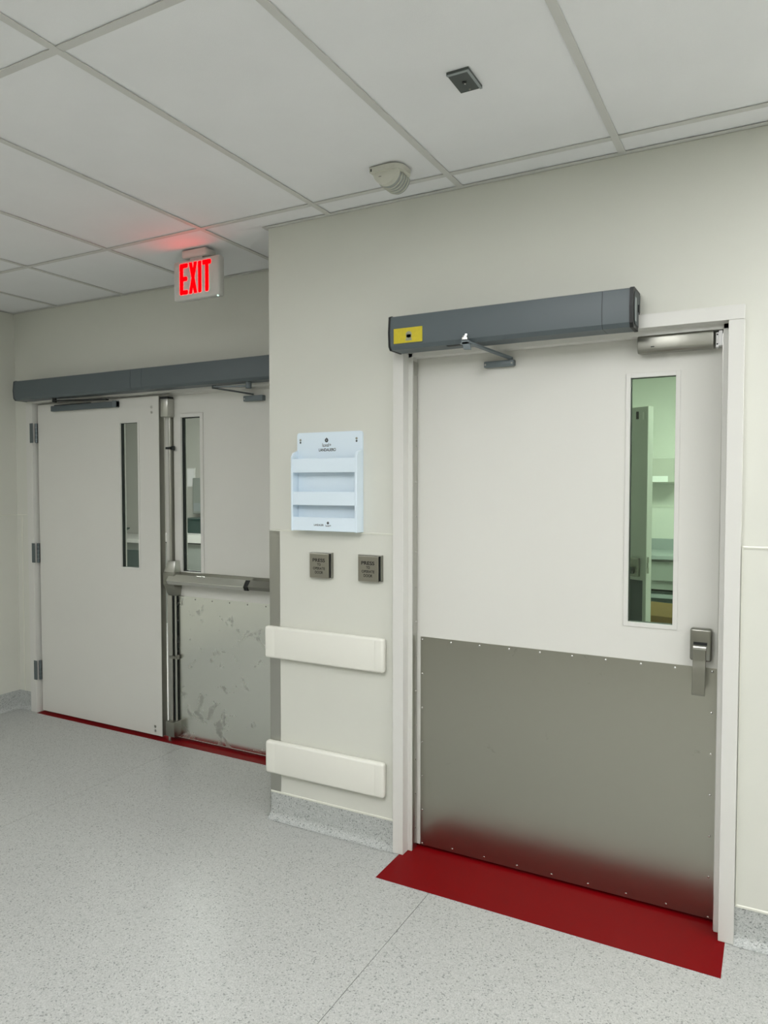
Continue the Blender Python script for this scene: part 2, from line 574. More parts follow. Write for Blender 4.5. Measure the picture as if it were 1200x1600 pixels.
obj('wall_angle', MB().box(XW, XW + 0.022, YB, D - 0.022, H - 0.0002, H + 0.0016), 'tee', ce)

# ---- ceiling lights of the corridor (outside the frame)
wheres = ['over the right end of the front wall', 'overhead in the middle of the corridor', 'overhead at the right of the corridor', 'overhead near the left wall']
for k, (x0, x1, y0, y1, s) in enumerate(sorted(ceil_lamps, key=lambda q: -q[2])):
    t = thing('ceiling_light', ((x0 + x1) / 2, (y0 + y1) / 2, H), 'flat recessed ceiling light panel ' + {(6, 0): 'right of the single door', (3, 1): 'facing the single door', (3, 2): 'overhead behind the viewpoint', (7, 2): 'at the far right of the corridor', (-2, 1): 'nearest the left wall', (1, 2): 'behind the viewpoint on the left'}.get(next((cc for cc, ss in TROFFERS if abs(GX + P * (cc[0] - 2) - x0) < 1e-3 and abs(GY - 2 * P * cc[1] - y1) < 1e-3), None), 'in the corridor'), 'ceiling light', 'corridor ceiling lights')
    fr = MB()
    e = 0.03
    fr.box(x0 + TW, x1 - TW, y0 + TW, y0 + e, H + 0.0035, H + 0.02).box(x0 + TW, x1 - TW, y1 - e, y1 - TW, H + 0.0035, H + 0.02)
    fr.box(x0 + TW, x0 + e, y0 + e, y1 - e, H + 0.0035, H + 0.02).box(x1 - e, x1 - TW, y0 + e, y1 - e, H + 0.0035, H + 0.02)
    obj('frame', fr, 'frame', t)
    obj('diffuser', MB().box(x0 + e, x1 - e, y0 + e, y1 - e, H + 0.008, H + 0.018), emit_mat('troffer_diffuser', (1.0, 0.998, 0.995), LAMP * s), t)

# ---- door frames
def jamb(mb, xo, xi, xs, y0, ys0, ys1, yb, ywall, z0, z1):
    """xo outer, xi inner face edge, xs stop edge"""
    mb.prism([(xo, ywall), (xo, y0), (xi, y0), (xi, ys0), (xs, ys0), (xs, ys1), (xi, ys1), (xi, yb), (xo, yb)], 'Z', z0, z1, 0.0012, 1)
def head(mb, x0, x1, zo, zi, zs, y0, ys0, ys1, yb, ywall):
    mb.prism([(ywall, zo), (y0, zo), (y0, zi), (ys0, zi), (ys0, zs), (ys1, zs), (ys1, zi), (yb, zi), (yb, zo)], 'X', x0, x1, 0.0012, 1)
t1 = sempty('trim_1', (1.3, 0, 0), 'white metal frame of the single door')
f = MB()
jamb(f, 0.653, 0.701, 0.719, -0.03, 0.018, 0.064, 0.145, 0.0, 0.0013, 2.092)
obj('jamb', f, 'frame', t1)
f = MB()
jamb(f, 1.949, 1.901, 1.883, -0.03, 0.018, 0.064, 0.145, 0.0, 0.0013, 2.092)
obj('jamb', f, 'frame', t1)
f = MB()
head(f, 0.653, 1.949, 2.140, 2.0925, 2.074, -0.03, 0.018, 0.064, 0.145, 0.0)
obj('head', f, 'frame', t1)
st = MB().box(0.7192, 0.7212, 0.022, 0.062, 0.004, 2.06)
es = obj('edge_strip', st, 'steel', t1, label='stainless strip screwed to the jamb')
st = MB().box(1.8808, 1.8828, 0.022, 0.062, 0.004, 2.06)
es2 = obj('edge_strip', st, 'steel', t1, label='stainless strip screwed to the jamb')
sc0 = None
for parent, x, ax in ((es, 0.7212, 1), (es2, 1.8808, -1)):
    src = None
    z = 0.09
    while z < 2.03:
        if src is None:
            src = obj('screw', MB().dome((x, 0.05, z), 0.0042, (ax, 0, 0), 0.5, 8), 'chrome', parent, True)
            zoff = WORLD[src.name].z - z
        else:
            share('screw', src, (WORLD[src.name].x, 0.05, z + zoff), parent)
        z += 0.1473

t2 = sempty('trim_2', (-1.25, D, 0), 'pale metal frame of the double door in the recess')
f = MB()
jamb(f, -2.412, -2.352, -2.334, D - 0.03, D + 0.046, D + 0.085, D + 0.135, D, 0.0013, 2.095)
obj('jamb', f, 'frame', t2)
f = MB()
jamb(f, -0.062, -0.112, -0.130, D - 0.03, D - 0.004, D + 0.043, D + 0.135, D, 0.0013, 2.095)
obj('jamb', f, 'frame', t2)
f = MB()
head(f, -2.412, -0.062, 2.145, 2.0955, 2.083, D - 0.03, D + 0.046, D + 0.085, D + 0.135, D)
obj('head', f, 'frame', t2)

# ================================================================== DOORS
def leaf_mesh(x0, x1, y0, y1, z0, z1, wx0, wx1, wz0, wz1):
    m = MB()
    m.box(x0, wx0, y0, y1, z0, z1)
    m.box(wx1, x1, y0, y1, z0, z1)
    m.box(wx0, wx1, y0, y1, z0, wz0)
    m.box(wx0, wx1, y0, y1, wz1, z1)
    return m
def ring(x0, x1, z0, z1, wd, y0, y1, bev=0.0):
    m = MB()
    m.box(x0, x0 + wd, y0, y1, z0, z1, bev)
    m.box(x1 - wd, x1, y0, y1, z0, z1, bev)
    m.box(x0 + wd, x1 - wd, y0, y1, z0, z0 + wd, bev)
    m.box(x0 + wd, x1 - wd, y0, y1, z1 - wd, z1, bev)
    return m

# ---- door_1: single door
Y1 = 0.072
d1 = sempty('door_1', (1.3, Y1, 0.012), 'white single door with a tall steel kick plate and narrow green-tinted window')
obj('leaf', leaf_mesh(0.706, 1.896, Y1, Y1 + 0.048, 0.012, 2.084, 1.570, 1.737, 1.040, 1.944), 'door', d1)
vf = obj('vision_frame', ring(1.560, 1.746, 1.031, 1.953, 0.016, Y1 - 0.003, Y1 + 0.01, 0.001), 'frame', d1)
obj('glazing_gasket', ring(1.5725, 1.7345, 1.0425, 1.9415, 0.005, Y1 + 0.008, Y1 + 0.030), 'gasket', d1)
obj('vision_glass', MB().box(1.575, 1.732, Y1 + 0.016, Y1 + 0.020, 1.045, 1.939), 'glass_green', d1)
kp = obj('kick_plate', MB().box(0.7345, 1.8785, Y1 - 0.0018, Y1 - 0.0001, 0.013, 0.908), 'plate', d1)
rv = [(x, 0.896) for x in (0.742, 0.873, 0.9985, 1.124, 1.249, 1.374, 1.499, 1.6245, 1.7415, 1.8625)]
rv += [(0.742, 0.896 - 0.1463 * k) for k in range(1, 7)] + [(1.8625, 0.896 - 0.1463 * k) for k in range(1, 7)]
rv += [(0.742 + 0.14 * k, 0.027) for k in range(1, 8)]
src = None
for x, z in rv:
    if src is None:
        src = obj('rivet', MB().dome((x, Y1 - 0.0018, z), 0.0045, (0, -1, 0), 0.55, 10), 'chrome', kp, True)
        rc = WORLD[src.name] - Vector((x, 0, z))
    else:
        share('rivet', src, Vector((x, 0, z)) + rc, kp)
# paddle latch
ph = MB().box(1.792, 1.862, 0.036, Y1, 0.936, 1.049, 0.008, 3)
ph = obj('paddle_latch', ph, 'steel_dark', d1, True, label='brushed steel push paddle latch')
obj('slot', MB().box(1.804, 1.848, 0.0345, 0.037, 0.992, 1.003), 'black', ph)
obj('paddle_hub', MB().cyl((1.804, 0.034, 0.983), (1.846, 0.034, 0.983), 0.0115, 20), 'steel', ph, True)
obj('paddle_lever', MB().prism([(0.0235, 0.985), (0.034, 0.974), (0.031, 0.94), (0.020, 0.88), (0.012, 0.826), (0.005, 0.822), (0.0045, 0.829), (0.012, 0.88), (0.0215, 0.94)], 'X', 1.803, 1.845, 0.0012, 1), 'steel_dark', ph)
obj('keeper_block', MB().box(1.808, 1.842, 0.030, 0.045, 0.935, 0.975, 0.003), 'steel_dark', ph)
# surface box at the head of the door
cb = obj('latch_case', MB().prism([(Y1, 2.018), (0.026, 2.014), (0.014, 2.024), (0.014, 2.069), (0.020, 2.0735), (0.062, 2.0735), (Y1, 2.072)], 'X', 1.606, 1.853, 0.004, 2), 'steel_dark', d1, True, label='stainless case at the head of the door')
obj('nameplate', MB().box(1.652, 1.664, 0.0128, 0.0138, 2.032, 2.0355), 'gasket', cb)

# ---- contact sensor on the frame beside the case
t = thing('contact_sensor', (1.868, 0.05, 2.02), 'small white contact sensor in the top right corner of the single door', 'sensor')
obj('body', MB().box(1.868, 1.8805, 0.022, 0.061, 2.021, 2.071, 0.002), 'white', t)
obj('flange', MB().box(1.8595, 1.869, 0.028, 0.061, 2.017, 2.066, 0.0015), 'white', t)
for z in (2.027, 2.059):
    obj('screw', MB().dome((1.864, 0.028, z), 0.0028, (0, -1, 0), 0.5, 8), 'gasket', t)

# ---- door_2: left leaf of the pair, swings out
Y2 = D
d2 = sempty('door_2', (-1.78, Y2, 0.014), 'left leaf of the double door, plain pale paint with three hinges')
obj('leaf', leaf_mesh(-2.330, -1.222, Y2, Y2 + 0.045, 0.014, 2.082, -1.553, -1.394, 1.030, 1.936), 'door', d2)
obj('vision_frame', ring(-1.563, -1.386, 1.022, 1.944, 0.013, Y2 - 0.003, Y2 + 0.01, 0.001), 'frame', d2)
obj('glazing_gasket', ring(-1.552, -1.395, 1.031, 1.935, 0.005, Y2 + 0.008, Y2 + 0.030), 'gasket', d2)
obj('vision_glass', MB().box(-1.548, -1.399, Y2 + 0.016, Y2 + 0.020, 1.035, 1.931), 'glass', d2)
obj('edge_plate', MB().box(-1.2218, -1.220, Y2 + 0.002, Y2 + 0.043, 0.016, 2.08), 'steel_dark', d2)
for z in (1.83, 1.024, 0.226):
    h = MB()
    for k in range(5):
        h.cyl((-2.338, Y2 - 0.008, z + 0.0265 * k), (-2.338, Y2 - 0.008, z + 0.0265 * k + 0.0245), 0.0085, 12)
    hg = obj('hinge', h, 'hinge', d2, True, label='steel butt hinge')
    obj('hinge_leaf', MB().box(-2.372, -2.340, D - 0.0325, D - 0.0305, z, z + 0.131), 'hinge', hg)
    obj('hinge_gap', MB().box(-2.3315, -2.3285, Y2 - 0.0015, Y2 + 0.002, z, z + 0.131), 'black', hg)
for z in (2.018, 1.987, 0.068, 0.041):
    b = MB().cyl((-1.279, Y2 - 0.003, z), (-1.279, Y2, z), 0.0085, 16, bev=0.001)
    b.cyl((-1.279, Y2 - 0.0045, z), (-1.279, Y2 - 0.003, z), 0.0045, 10)
    obj('through_bolt', b, 'steel', d2, True)
tk = obj('slide_track', MB().box(-2.165, -1.552, D - 0.026, D, 2.031, 2.066, 0.002), 'grey', d2, label='blue-grey slide track')
obj('track_slot', MB().box(-2.135, -1.80, D - 0.022, D - 0.006, 2.064, 2.0715), 'black', tk)
obj('track_end', MB().box(-1.585, -1.552, D - 0.029, D - 0.002, 2.029, 2.070, 0.002), 'grey2', tk)

# ---- door_3: right leaf of the pair, set back, with exit device
Y3 = D + 0.046
d3 = sempty('door_3', (-0.67, Y3, 0.014), 'right leaf of the double door with steel plate and push bar')
obj('leaf', leaf_mesh(-1.214, -0.122, Y3, Y3 + 0.045, 0.014, 2.082, -1.086, -0.933, 1.029, 1.952), 'door', d3)
obj('vision_frame', ring(-1.106, -0.912, 1.008, 1.972, 0.022, Y3 - 0.008, Y3 + 0.01, 0.0015), 'frame', d3)
obj('glazing_gasket', ring(-1.085, -0.934, 1.030, 1.951, 0.005, Y3 + 0.006, Y3 + 0.030), 'gasket', d3)
obj('vision_glass', MB().box(-1.081, -0.938, Y3 + 0.016, Y3 + 0.020, 1.034, 1.947), 'glass', d3)
kp3 = obj('kick_plate', MB().box(-1.168, -0.150, Y3 - 0.0018, Y3 - 0.0001, 0.018, 0.880), 'plate2', d3, label='scuffed stainless kick plate')
src = None
rv = [(-1.117 + 0.131 * k, 0.866) for k in range(8)] + [(-1.117 + 0.131 * k, 0.032) for k in range(8)]
for x, z in rv:
    if src is None:
        src = obj('rivet', MB().dome((x, Y3 - 0.0018, z), 0.0045, (0, -1, 0), 0.55, 10), 'steel_dark', kp3, True)
        rc = WORLD[src.name] - Vector((x, 0, z))
    else:
        share('rivet', src, Vector((x, 0, z)) + rc, kp3)
# exit device
def tap(x0, x1, z0, z1, y0, yb, ins):
    return None
xd = MB()
xd.box(-1.180, -1.090, D - 0.022, Y3, 0.948, 1.026, 0.004)
xd = obj('exit_device', xd, 'steel_dark', d3, True, label='stainless vertical rod exit device with push bar')
def wedge(z0, z1):
    """case tapering from the centre (z0) to its end (z1)"""
    b = bmesh.new()
    def q(z, y, i):
        return [b.verts.new(c) for c in ((-1.178 + i, y, z), (-1.092 - i, y, z), (-1.092 - i * 0.6, Y3, z), (-1.178 + i * 0.6, Y3, z))]
    A = q(z0, D - 0.018, 0.0); B = q(z1, D + 0.004, 0.014)
    b.faces.new(A); b.faces.new(B)
    for i in range(4):
        b.faces.new((A[i], A[(i + 1) % 4], B[(i + 1) % 4], B[i]))
    bmesh.ops.recalc_face_normals(b, faces=b.faces)
    bmesh.ops.bevel(b, geom=b.edges[:], offset=0.003, segments=2, profile=0.5, affect='EDGES')
    m = MB()
    m._merge(b)
    return m
obj('case_top', wedge(1.026, 1.094), 'steel', xd, True)
obj('case_bottom', wedge(0.948, 0.884), 'steel_dark', xd, True)
prof = lambda y0, zc, hz: [(Y3 - 0.012, zc - hz * 0.72), (y0 + 0.012, zc - hz), (y0, zc - hz * 0.22), (y0 + 0.003, zc - hz * 0.1), (y0 + 0.026, zc + hz), (Y3 - 0.012, zc + hz * 0.72)]
obj('push_bar', MB().prism(prof(D - 0.040, 0.987, 0.030), 'X', -1.137, -0.557, 0.0015, 1), 'bar', xd)
obj('black_collar', MB().prism(prof(D - 0.038, 0.987, 0.0285), 'X', -0.557, -0.531), 'black', xd)
obj('rail_tube', MB().prism(prof(D - 0.034, 0.989, 0.027), 'X', -0.531, -0.20, 0.0015, 1), 'steel_dark', xd)
obj('rail_end_cap', MB().prism(prof(D - 0.036, 0.989, 0.029), 'X', -0.20, -0.165, 0.003, 2), 'steel', xd)
obj('rail_base', MB().box(-1.137, -0.165, Y3 - 0.013, Y3, 0.958, 1.027), 'steel_dark', xd)
obj('rod_gap_shade', MB().box(-1.141, -1.132, Y3 - 0.022, Y3 - 0.0025, 0.121, 0.884), 'gasket', xd)  # black strip painting in the shade between rod cover and kick plate
obj('rod_backing', MB().box(-1.176, -1.146, Y3 - 0.004, Y3, 1.09, 1.953), 'steel_dark', xd)
obj('rod', MB().cyl((-1.160, Y3 - 0.02, 1.09), (-1.160, Y3 - 0.02, 1.955), 0.008, 12), 'steel', xd, True)
obj('rod_cover', MB().box(-1.178, -1.144, Y3 - 0.034, Y3 - 0.001, 0.115, 0.885, 0.003), 'steel', xd)
obj('rod', MB().cyl((-1.127, Y3 - 0.02, 0.115), (-1.127, Y3 - 0.02, 0.885), 0.006, 12), 'steel', xd, True)
obj('rod_guide', MB().box(-1.178, -1.140, Y3 - 0.038, Y3, 1.762, 1.775).cyl((-1.138, Y3 - 0.016, 1.757), (-1.138, Y3 - 0.016, 1.781), 0.010, 10), 'gasket', xd)
obj('rod_guide', MB().box(-1.166, -1.118, Y3 - 0.038, Y3, 0.500, 0.516).cyl((-1.116, Y3 - 0.016, 0.496), (-1.116, Y3 - 0.016, 0.522), 0.008, 10), 'steel_dark', xd)
lt = obj('top_latch', MB().box(-1.196, -1.138, D - 0.012, Y3, 1.953, 2.062, 0.004), 'steel', xd, True)
obj('latch_bolt', MB().box(-1.200, -1.138, D - 0.010, Y3 - 0.01, 2.062, 2.074), 'black', xd)
obj('bottom_latch', MB().box(-1.178, -1.108, D - 0.016, Y3, 0.030, 0.121, 0.004), 'steel_dark', xd, True)
obj('floor_bolt', MB().cyl((-1.155, D - 0.004, 0.003), (-1.155, D - 0.004, 0.034), 0.009, 12), 'steel', xd, True)
obj('plate_tab', MB().box(-1.126, -1.076, Y3 - 0.006, Y3, 0.877, 0.881), 'steel_dark', xd)

# ================================================================== WALL-MOUNTED THINGS
def opprof(yb, yw, yf, zb, zt, zstep):
    """cross section of an operator cover: yw wall, yb frame face, yf front"""
    return [(yw, zt + 0.004), (yf + 0.022, zt + 0.002), (yf + 0.006, zt - 0.004), (yf, zt - 0.065), (yf + 0.004, zb + 0.014), (yf + 0.016, zb), (yb, zb), (yb, zstep), (yw, zstep)]

op = thing('door_operator', (1.15, -0.06, 2.083), 'blue-grey automatic door operator box above the single door', 'door operator')
pr = opprof(-0.031, 0.0, -0.134, 2.083, 2.214, 2.144)
obj('cover', MB().prism(pr, 'X', 0.695, 1.5125), 'grey', op, True)
obj('cover', MB().prism(pr, 'X', 1.5145, 1.604), 'grey', op, True)
obj('cover_joint', MB().prism([(y + 0.0015 if y < -0.04 else y, z) for y, z in pr], 'X', 1.5125, 1.5145), 'black', op)
obj('end_cap', MB().prism(opprof(-0.031, 0.0, -0.136, 2.081, 2.216, 2.144), 'X', 0.686, 0.695, 0.001, 1), 'black', op)
ec = obj('end_cap', MB().prism(opprof(-0.031, 0.0, -0.136, 2.081, 2.216, 2.144), 'X', 1.604, 1.616), 'black', op)
obj('cap_panel', MB().prism(opprof(-0.036, -0.006, -0.118, 2.094, 2.206, 2.15), 'X', 1.616, 1.6185, 0.001, 1), 'capgrey', ec)
obj('cap_label', MB().box(1.6185, 1.619, -0.108, -0.084, 2.105, 2.185), 'counter', ec)
obj('cap_switch', MB().box(1.6185, 1.621, -0.05, -0.03, 2.145, 2.17), 'black', ec)
lb = obj('warning_label', MB().box(0.712, 0.836, -0.1352, -0.1338, 2.104, 2.162), 'label', op, label='faded yellow warning sticker')
obj('label_figure', MB().cyl((0.778, -0.1358, 2.135), (0.778, -0.1352, 2.135), 0.013, 14), 'labelgrey', lb)
obj('label_figure', MB().prism([(0.764, 2.112), (0.792, 2.112), (0.786, 2.136), (0.770, 2.136)], 'Y', -0.1358, -0.1352), 'labelgrey', lb)
obj('spindle_slot', MB().box(0.925, 1.03, -0.105, -0.085, 2.0815, 2.084), 'black', op)
ar = MB()
ar.prism([(1.000, 2.092), (1.034, 2.088), (1.040, 2.052), (1.012, 2.055)], 'Y', -0.146, -0.138, 0.001, 1)
ar.box(1.000, 1.034, -0.146, -0.085, 2.074, 2.0825, 0.001)
ar = obj('arm_bracket', ar, 'grey2', op)
obj('arm_bolt', MB().cyl((1.016, -0.142, 2.090), (1.016, -0.142, 2.098), 0.014, 14).cyl((1.016, -0.142, 2.098), (1.016, -0.142, 2.106), 0.009, 6).cyl((1.020, -0.142, 2.106), (1.020, -0.142, 2.112), 0.005, 10), 'chrome', ar, True)
obj('arm', MB().bar((1.020, -0.142, 2.083), (1.128, 0.046, 2.043), 0.024, 0.007, 0.001), 'grey2', op)
sh = obj('door_shoe', MB().box(1.019, 1.143, 0.046, Y1, 2.013, 2.037, 0.004), 'grey2', op, True)
for x in (1.026, 1.134):
    obj('screw', MB().dome((x, 0.046, 2.024), 0.004, (0, -1, 0), 0.4, 8), 'steel', sh)
obj('shoe_pivot', MB().cyl((1.128, 0.052, 2.037), (1.128, 0.052, 2.047), 0.009, 12), 'grey2', sh, True)

op2 = thing('door_operator', (-1.25, D - 0.07, 2.104), 'long blue-grey operator header spanning the double door', 'door operator')
pr2 = opprof(D - 0.031, D, D - 0.129, 2.106, 2.232, 2.149)
for a, b in ((-2.392, -1.319), (-1.317, -1.229), (-1.227, -0.070)):
    obj('cover', MB().prism(pr2, 'X', a, b), 'grey', op2, True)
pj = [(y + 0.002 if y < D - 0.04 else y, z) for y, z in pr2]
obj('cover_joint', MB().prism(pj, 'X', -1.319, -1.317), 'black', op2)
obj('cover_joint', MB().prism(pj, 'X', -1.229, -1.227), 'gasket', op2)
pe = opprof(D - 0.031, D, D - 0.131, 2.104, 2.234, 2.149)
obj('end_cap', MB().prism(pe, 'X', -2.402, -2.392, 0.001, 1), 'capgrey', op2)
obj('end_cap', MB().prism(pe, 'X', -0.070, -0.060, 0.001, 1), 'capgrey', op2)
obj('slide_arm', MB().bar((-2.06, D - 0.075, 2.090), (-1.62, D - 0.035, 2.080), 0.026, 0.008, 0.001).cyl((-2.06, D - 0.075, 2.08), (-2.06, D - 0.075, 2.108), 0.014, 12), 'black', op2)
obj('arm', MB().bar((-0.47, D - 0.085, 2.082), (-0.70, D - 0.10, 2.090), 0.022, 0.007, 0.001).cyl((-0.47, D - 0.085, 2.070), (-0.47, D - 0.085, 2.108), 0.016, 12), 'grey2', op2)
obj('arm', MB().bar((-0.71, D - 0.10, 2.086), (-0.52, D + 0.020, 2.052), 0.018, 0.008, 0.001).cyl((-0.70, D - 0.10, 2.080), (-0.70, D - 0.10, 2.098), 0.012, 12), 'capgrey', op2)
sh = obj('door_shoe', MB().box(-0.592, -0.456, D + 0.016, Y3, 2.016, 2.047, 0.004), 'grey2', d3, True)
obj('screw', MB().dome((-0.582, D + 0.016, 2.03), 0.004, (0, -1, 0), 0.4, 8), 'steel', sh)

# ---- exit sign
ex = thing('exit_sign', (-0.486, 0.07, 2.471), 'white ceiling-mounted EXIT sign with glowing red letters', 'exit sign')
YS = 0.05
obj('housing', MB().box(-0.632, -0.338, YS, YS + 0.045, 2.468, 2.662, 0.010, 3), 'sign', ex, True)
obj('canopy', MB().box(-0.575, -0.415, YS - 0.006, YS + 0.075, 2.672, H - 0.0005, 0.012, 3).box(-0.53, -0.45, YS + 0.01, YS + 0.035, 2.655, 2.68), 'sign', ex, True)
zt, zb = 2.646, 2.494
def letter(polys):
    m = MB()
    for p in polys:
        m.prism(p, 'Y', YS - 0.0015, YS + 0.001)
    return obj('letter', m, 'exit', ex)
def rc(x0, x1, z0, z1):
    c = 0.004
    return [(x0 + c, z0), (x1 - c, z0), (x1, z0 + c), (x1, z1 - c), (x1 - c, z1), (x0 + c, z1), (x0, z1 - c), (x0, z0 + c)]
letter([rc(-0.588, -0.567, zb, zt), rc(-0.572, -0.536, zt - 0.021, zt), rc(-0.572, -0.540, 2.560, 2.581), rc(-0.572, -0.536, zb, zb + 0.021)])
letter([[(-0.527, zt), (-0.508, zt), (-0.476, zb), (-0.4955, zb)], [(-0.4945, zt), (-0.4755, zt), (-0.509, zb), (-0.528, zb)]])
letter([rc(-0.468, -0.448, zb, zt)])
letter([rc(-0.440, -0.386, zt - 0.022, zt), rc(-0.4225, -0.4025, zb, zt - 0.015)])
obj('indicator_light', MB().dome((-0.352, YS + 0.010, 2.4685), 0.005, (0, 0, -1), 0.6, 8), 'led', ex)

# ---- motion sensor
ms = thing('motion_sensor', (0.775, -0.28, 2.64), 'cream ceiling motion sensor with ribbed drum lens near the wall', 'sensor')
pts = [(0.716, -0.338), (0.822, -0.338)]
for k in range(1, 8):
    a = -math.pi / 2 + math.pi / 2 * k / 8
    pts.append((0.800 + 0.044 * math.cos(a), -0.290 + 0.048 * math.sin(a)))
for k in range(0, 8):
    a = math.pi / 2 * k / 8
    pts.append((0.800 + 0.044 * math.cos(a), -0.262 + 0.040 * math.sin(a)))
pts += [(0.728, -0.222), (0.716, -0.236)]
obj('base', MB().prism(pts, 'Z', 2.690, H - 0.0005, 0.003, 2), 'sensor', ms, True)
def half(y0, y1, r, cx=0.778, zc=2.692, sz=1.0, n=18):
    pts = [(cx + r * math.cos(math.pi + math.pi * k / n), zc + sz * r * math.sin(math.pi + math.pi * k / n)) for k in range(n + 1)]
    return MB().prism(pts, 'Y', y0, y1)
obj('drum', half(-0.330, -0.306, 0.050), 'sensor', ms, True)
ln = obj('lens', half(-0.306, -0.222, 0.0475, zc=2.689), 'sensor_rib', ms, True, label='grey ribbed lens')
for k in range(4):
    obj('rib', half(-0.292 + 0.0185 * k, -0.2885 + 0.0185 * k, 0.0515 - 0.0004 * k, zc=2.689), 'sensor', ln, True)
obj('indicator_slot', MB().box(0.752, 0.762, -0.3308, -0.330, 2.672, 2.6735), 'black', ms)
obj('release_slot', MB().box(0.722, 0.727, -0.3385, -0.3375, 2.693, 2.703), 'gasket', ms)

# ---- cover plate on the ceiling
cp = thing('ceiling_plate', (1.239, -0.705, 2.704), 'small dark grey square cover plate on the ceiling tile', 'cover plate')
obj('plate', MB().box(1.206, 1.273, -0.760, -0.650, H - 0.003, H + 0.005, 0.0012), 'plate_dark', cp)
rm = MB()
rm.box(1.206, 1.273, -0.760, -0.752, H - 0.005, H - 0.003).box(1.266, 1.273, -0.752, -0.650, H - 0.005, H - 0.003)
obj('rim', rm, 'counter', cp)
obj('pinhole', MB().cyl((1.238, -0.703, H - 0.0055), (1.238, -0.703, H - 0.003), 0.006, 14), 'black', cp)
obj('pin', MB().dome((1.238, -0.698, H - 0.0055), 0.003, (0, 0, -1), 0.6, 8), 'steel', cp)
obj('screw', MB().dome((1.238, -0.660, H - 0.003), 0.0035, (0, 0, -1), 0.5, 8), 'steel_dark', cp)

# ---- wall file holder
fh = thing('wall_pocket_holder', (0.327, -0.03, 1.346), 'pale blue-white three-tier plastic badge holder on the wall', 'holder')
hx0, hx1 = 0.160, 0.496
yo = -0.056
pts = [(hx0, 1.347), (hx1, 1.347), (hx1, 1.768)]
for k in range(1, 6):
    a = math.pi / 2 * k / 5
    pts.append((hx1 - 0.012 + 0.012 * math.cos(a), 1.768 + 0.012 * math.sin(a)))
for k in range(0, 6):
    a = math.pi / 2 + math.pi / 2 * k / 5
    pts.append((hx0 + 0.012 + 0.012 * math.cos(a), 1.768 + 0.012 * math.sin(a)))
bk = obj('back_panel', MB().prism(pts, 'Y', -0.010, -0.0005), 'holder', fh)
for a, b in ((hx0 - 0.003, hx0 + 0.006), (hx1 - 0.012, hx1 + 0.0)):
    obj('side_panel', MB().prism([(-0.010, 1.347), (yo, 1.347), (yo, 1.672), (yo + 0.012, 1.690), (-0.010, 1.702)], 'X', a, b, 0.002, 2), 'holder', fh)
for z0, z1 in ((1.603, 1.664), (1.461, 1.519), (1.349, 1.408)):
    pf = obj('pocket_front', MB().box(hx0 + 0.006, hx1 - 0.012, yo + 0.002, yo + 0.005, z0, z1, 0.0008, 1), 'holder', fh)
    obj('pocket_floor', MB().box(hx0 + 0.006, hx1 - 0.012, yo + 0.005, -0.010, z0, z0 + 0.003), 'holder', pf)
def icon(x, z, y, s, parent):
    m = MB()
    for k in range(8):
        a = 2 * math.pi * k / 8
        m.cyl((x + s * 0.30 * math.cos(a), y, z + s * 0.30 * math.sin(a)), (x + s * 0.30 * math.cos(a), y + 0.0003, z + s * 0.30 * math.sin(a)), s * 0.15, 8)
    m.cyl((x, y, z), (x, y + 0.0003, z), s * 0.12, 8)
    m.prism([(x - s * 0.12, z + s * 0.35), (x + s * 0.12, z + s * 0.35), (x, z + s * 0.62)], 'Y', y, y + 0.0003)
    obj('emblem', m, 'ink', parent)
icon(0.316, 1.744, -0.0105, 0.021, bk)
text('lettering', 'luxel+', 0.317, 1.7155, -0.0105, 0.016, 'ink', bk, bold=0.005, width=0.045)
text('lettering', 'LANDAUER\u00ae', 0.320, 1.696, -0.0105, 0.0135, 'ink', bk, bold=0.025, width=0.088)
text('lettering', 'LANDAUER', 0.303, 1.371, yo + 0.0017, 0.0085, 'ink', pf, bold=0.025, width=0.050)
icon(0.350, 1.3845, yo + 0.0015, 0.013, pf)
text('lettering', 'luxel+', 0.352, 1.369, yo + 0.0017, 0.009, 'ink', pf, bold=0.008, width=0.028)
for x in (0.178, 0.468):
    s_ = obj('screw', MB().dome((x, -0.010, 1.748), 0.0055, (0, -1, 0), 0.6, 10), 'steel_dark', bk, True)
    obj('keyhole', MB().cyl((x, -0.0104, 1.737), (x, -0.010, 1.737), 0.0045, 12), 'capgrey', bk)

# ---- push plates
for x0, x1, lab in ((0.232, 0.345, 'square steel push plate, the one nearer the corner guard'), (0.481, 0.593, 'square steel push plate, the one nearer the door frame')):
    z0, z1 = 1.139, 1.252
    t = thing('push_plate', ((x0 + x1) / 2, 0, z0), lab, 'push plate', 'press-to-operate plates')
    obj('back_box', MB().box(x0 + 0.004, x1 - 0.001, -0.014, -0.0022, z0 + 0.003, z1 - 0.002), 'black', t)
    obj('side_bracket', MB().box(x1 - 0.0025, x1 + 0.0005, -0.021, -0.0022, z0 + 0.004, z1, 0.001), 'steel_dark', t)
    pl = obj('face_plate', MB().box(x0, x1 - 0.012, -0.023, -0.014, z0, z1 - 0.004, 0.0025, 2), 'push', t)
    obj('top_lip', MB().box(x0 + 0.001, x1, -0.023, -0.0022, z1 - 0.004, z1 + 0.001, 0.001), 'chrome', t)
    cx = (x0 + x1) / 2 - 0.007
    text('lettering', 'PRESS', cx, z1 - 0.042, -0.0234, 0.0155, 'ink', pl, bold=0.022, width=0.064)
    text('lettering', 'TO', cx + 0.001, z1 - 0.0585, -0.0234, 0.011, 'ink', pl, bold=0.018, width=0.018)
    text('lettering', 'OPERATE', cx + 0.001, z1 - 0.076, -0.0234, 0.0115, 'ink', pl, bold=0.018, width=0.062)
    text('lettering', 'DOOR', cx + 0.001, z1 - 0.094, -0.0234, 0.0125, 'ink', pl, bold=0.018, width=0.042)

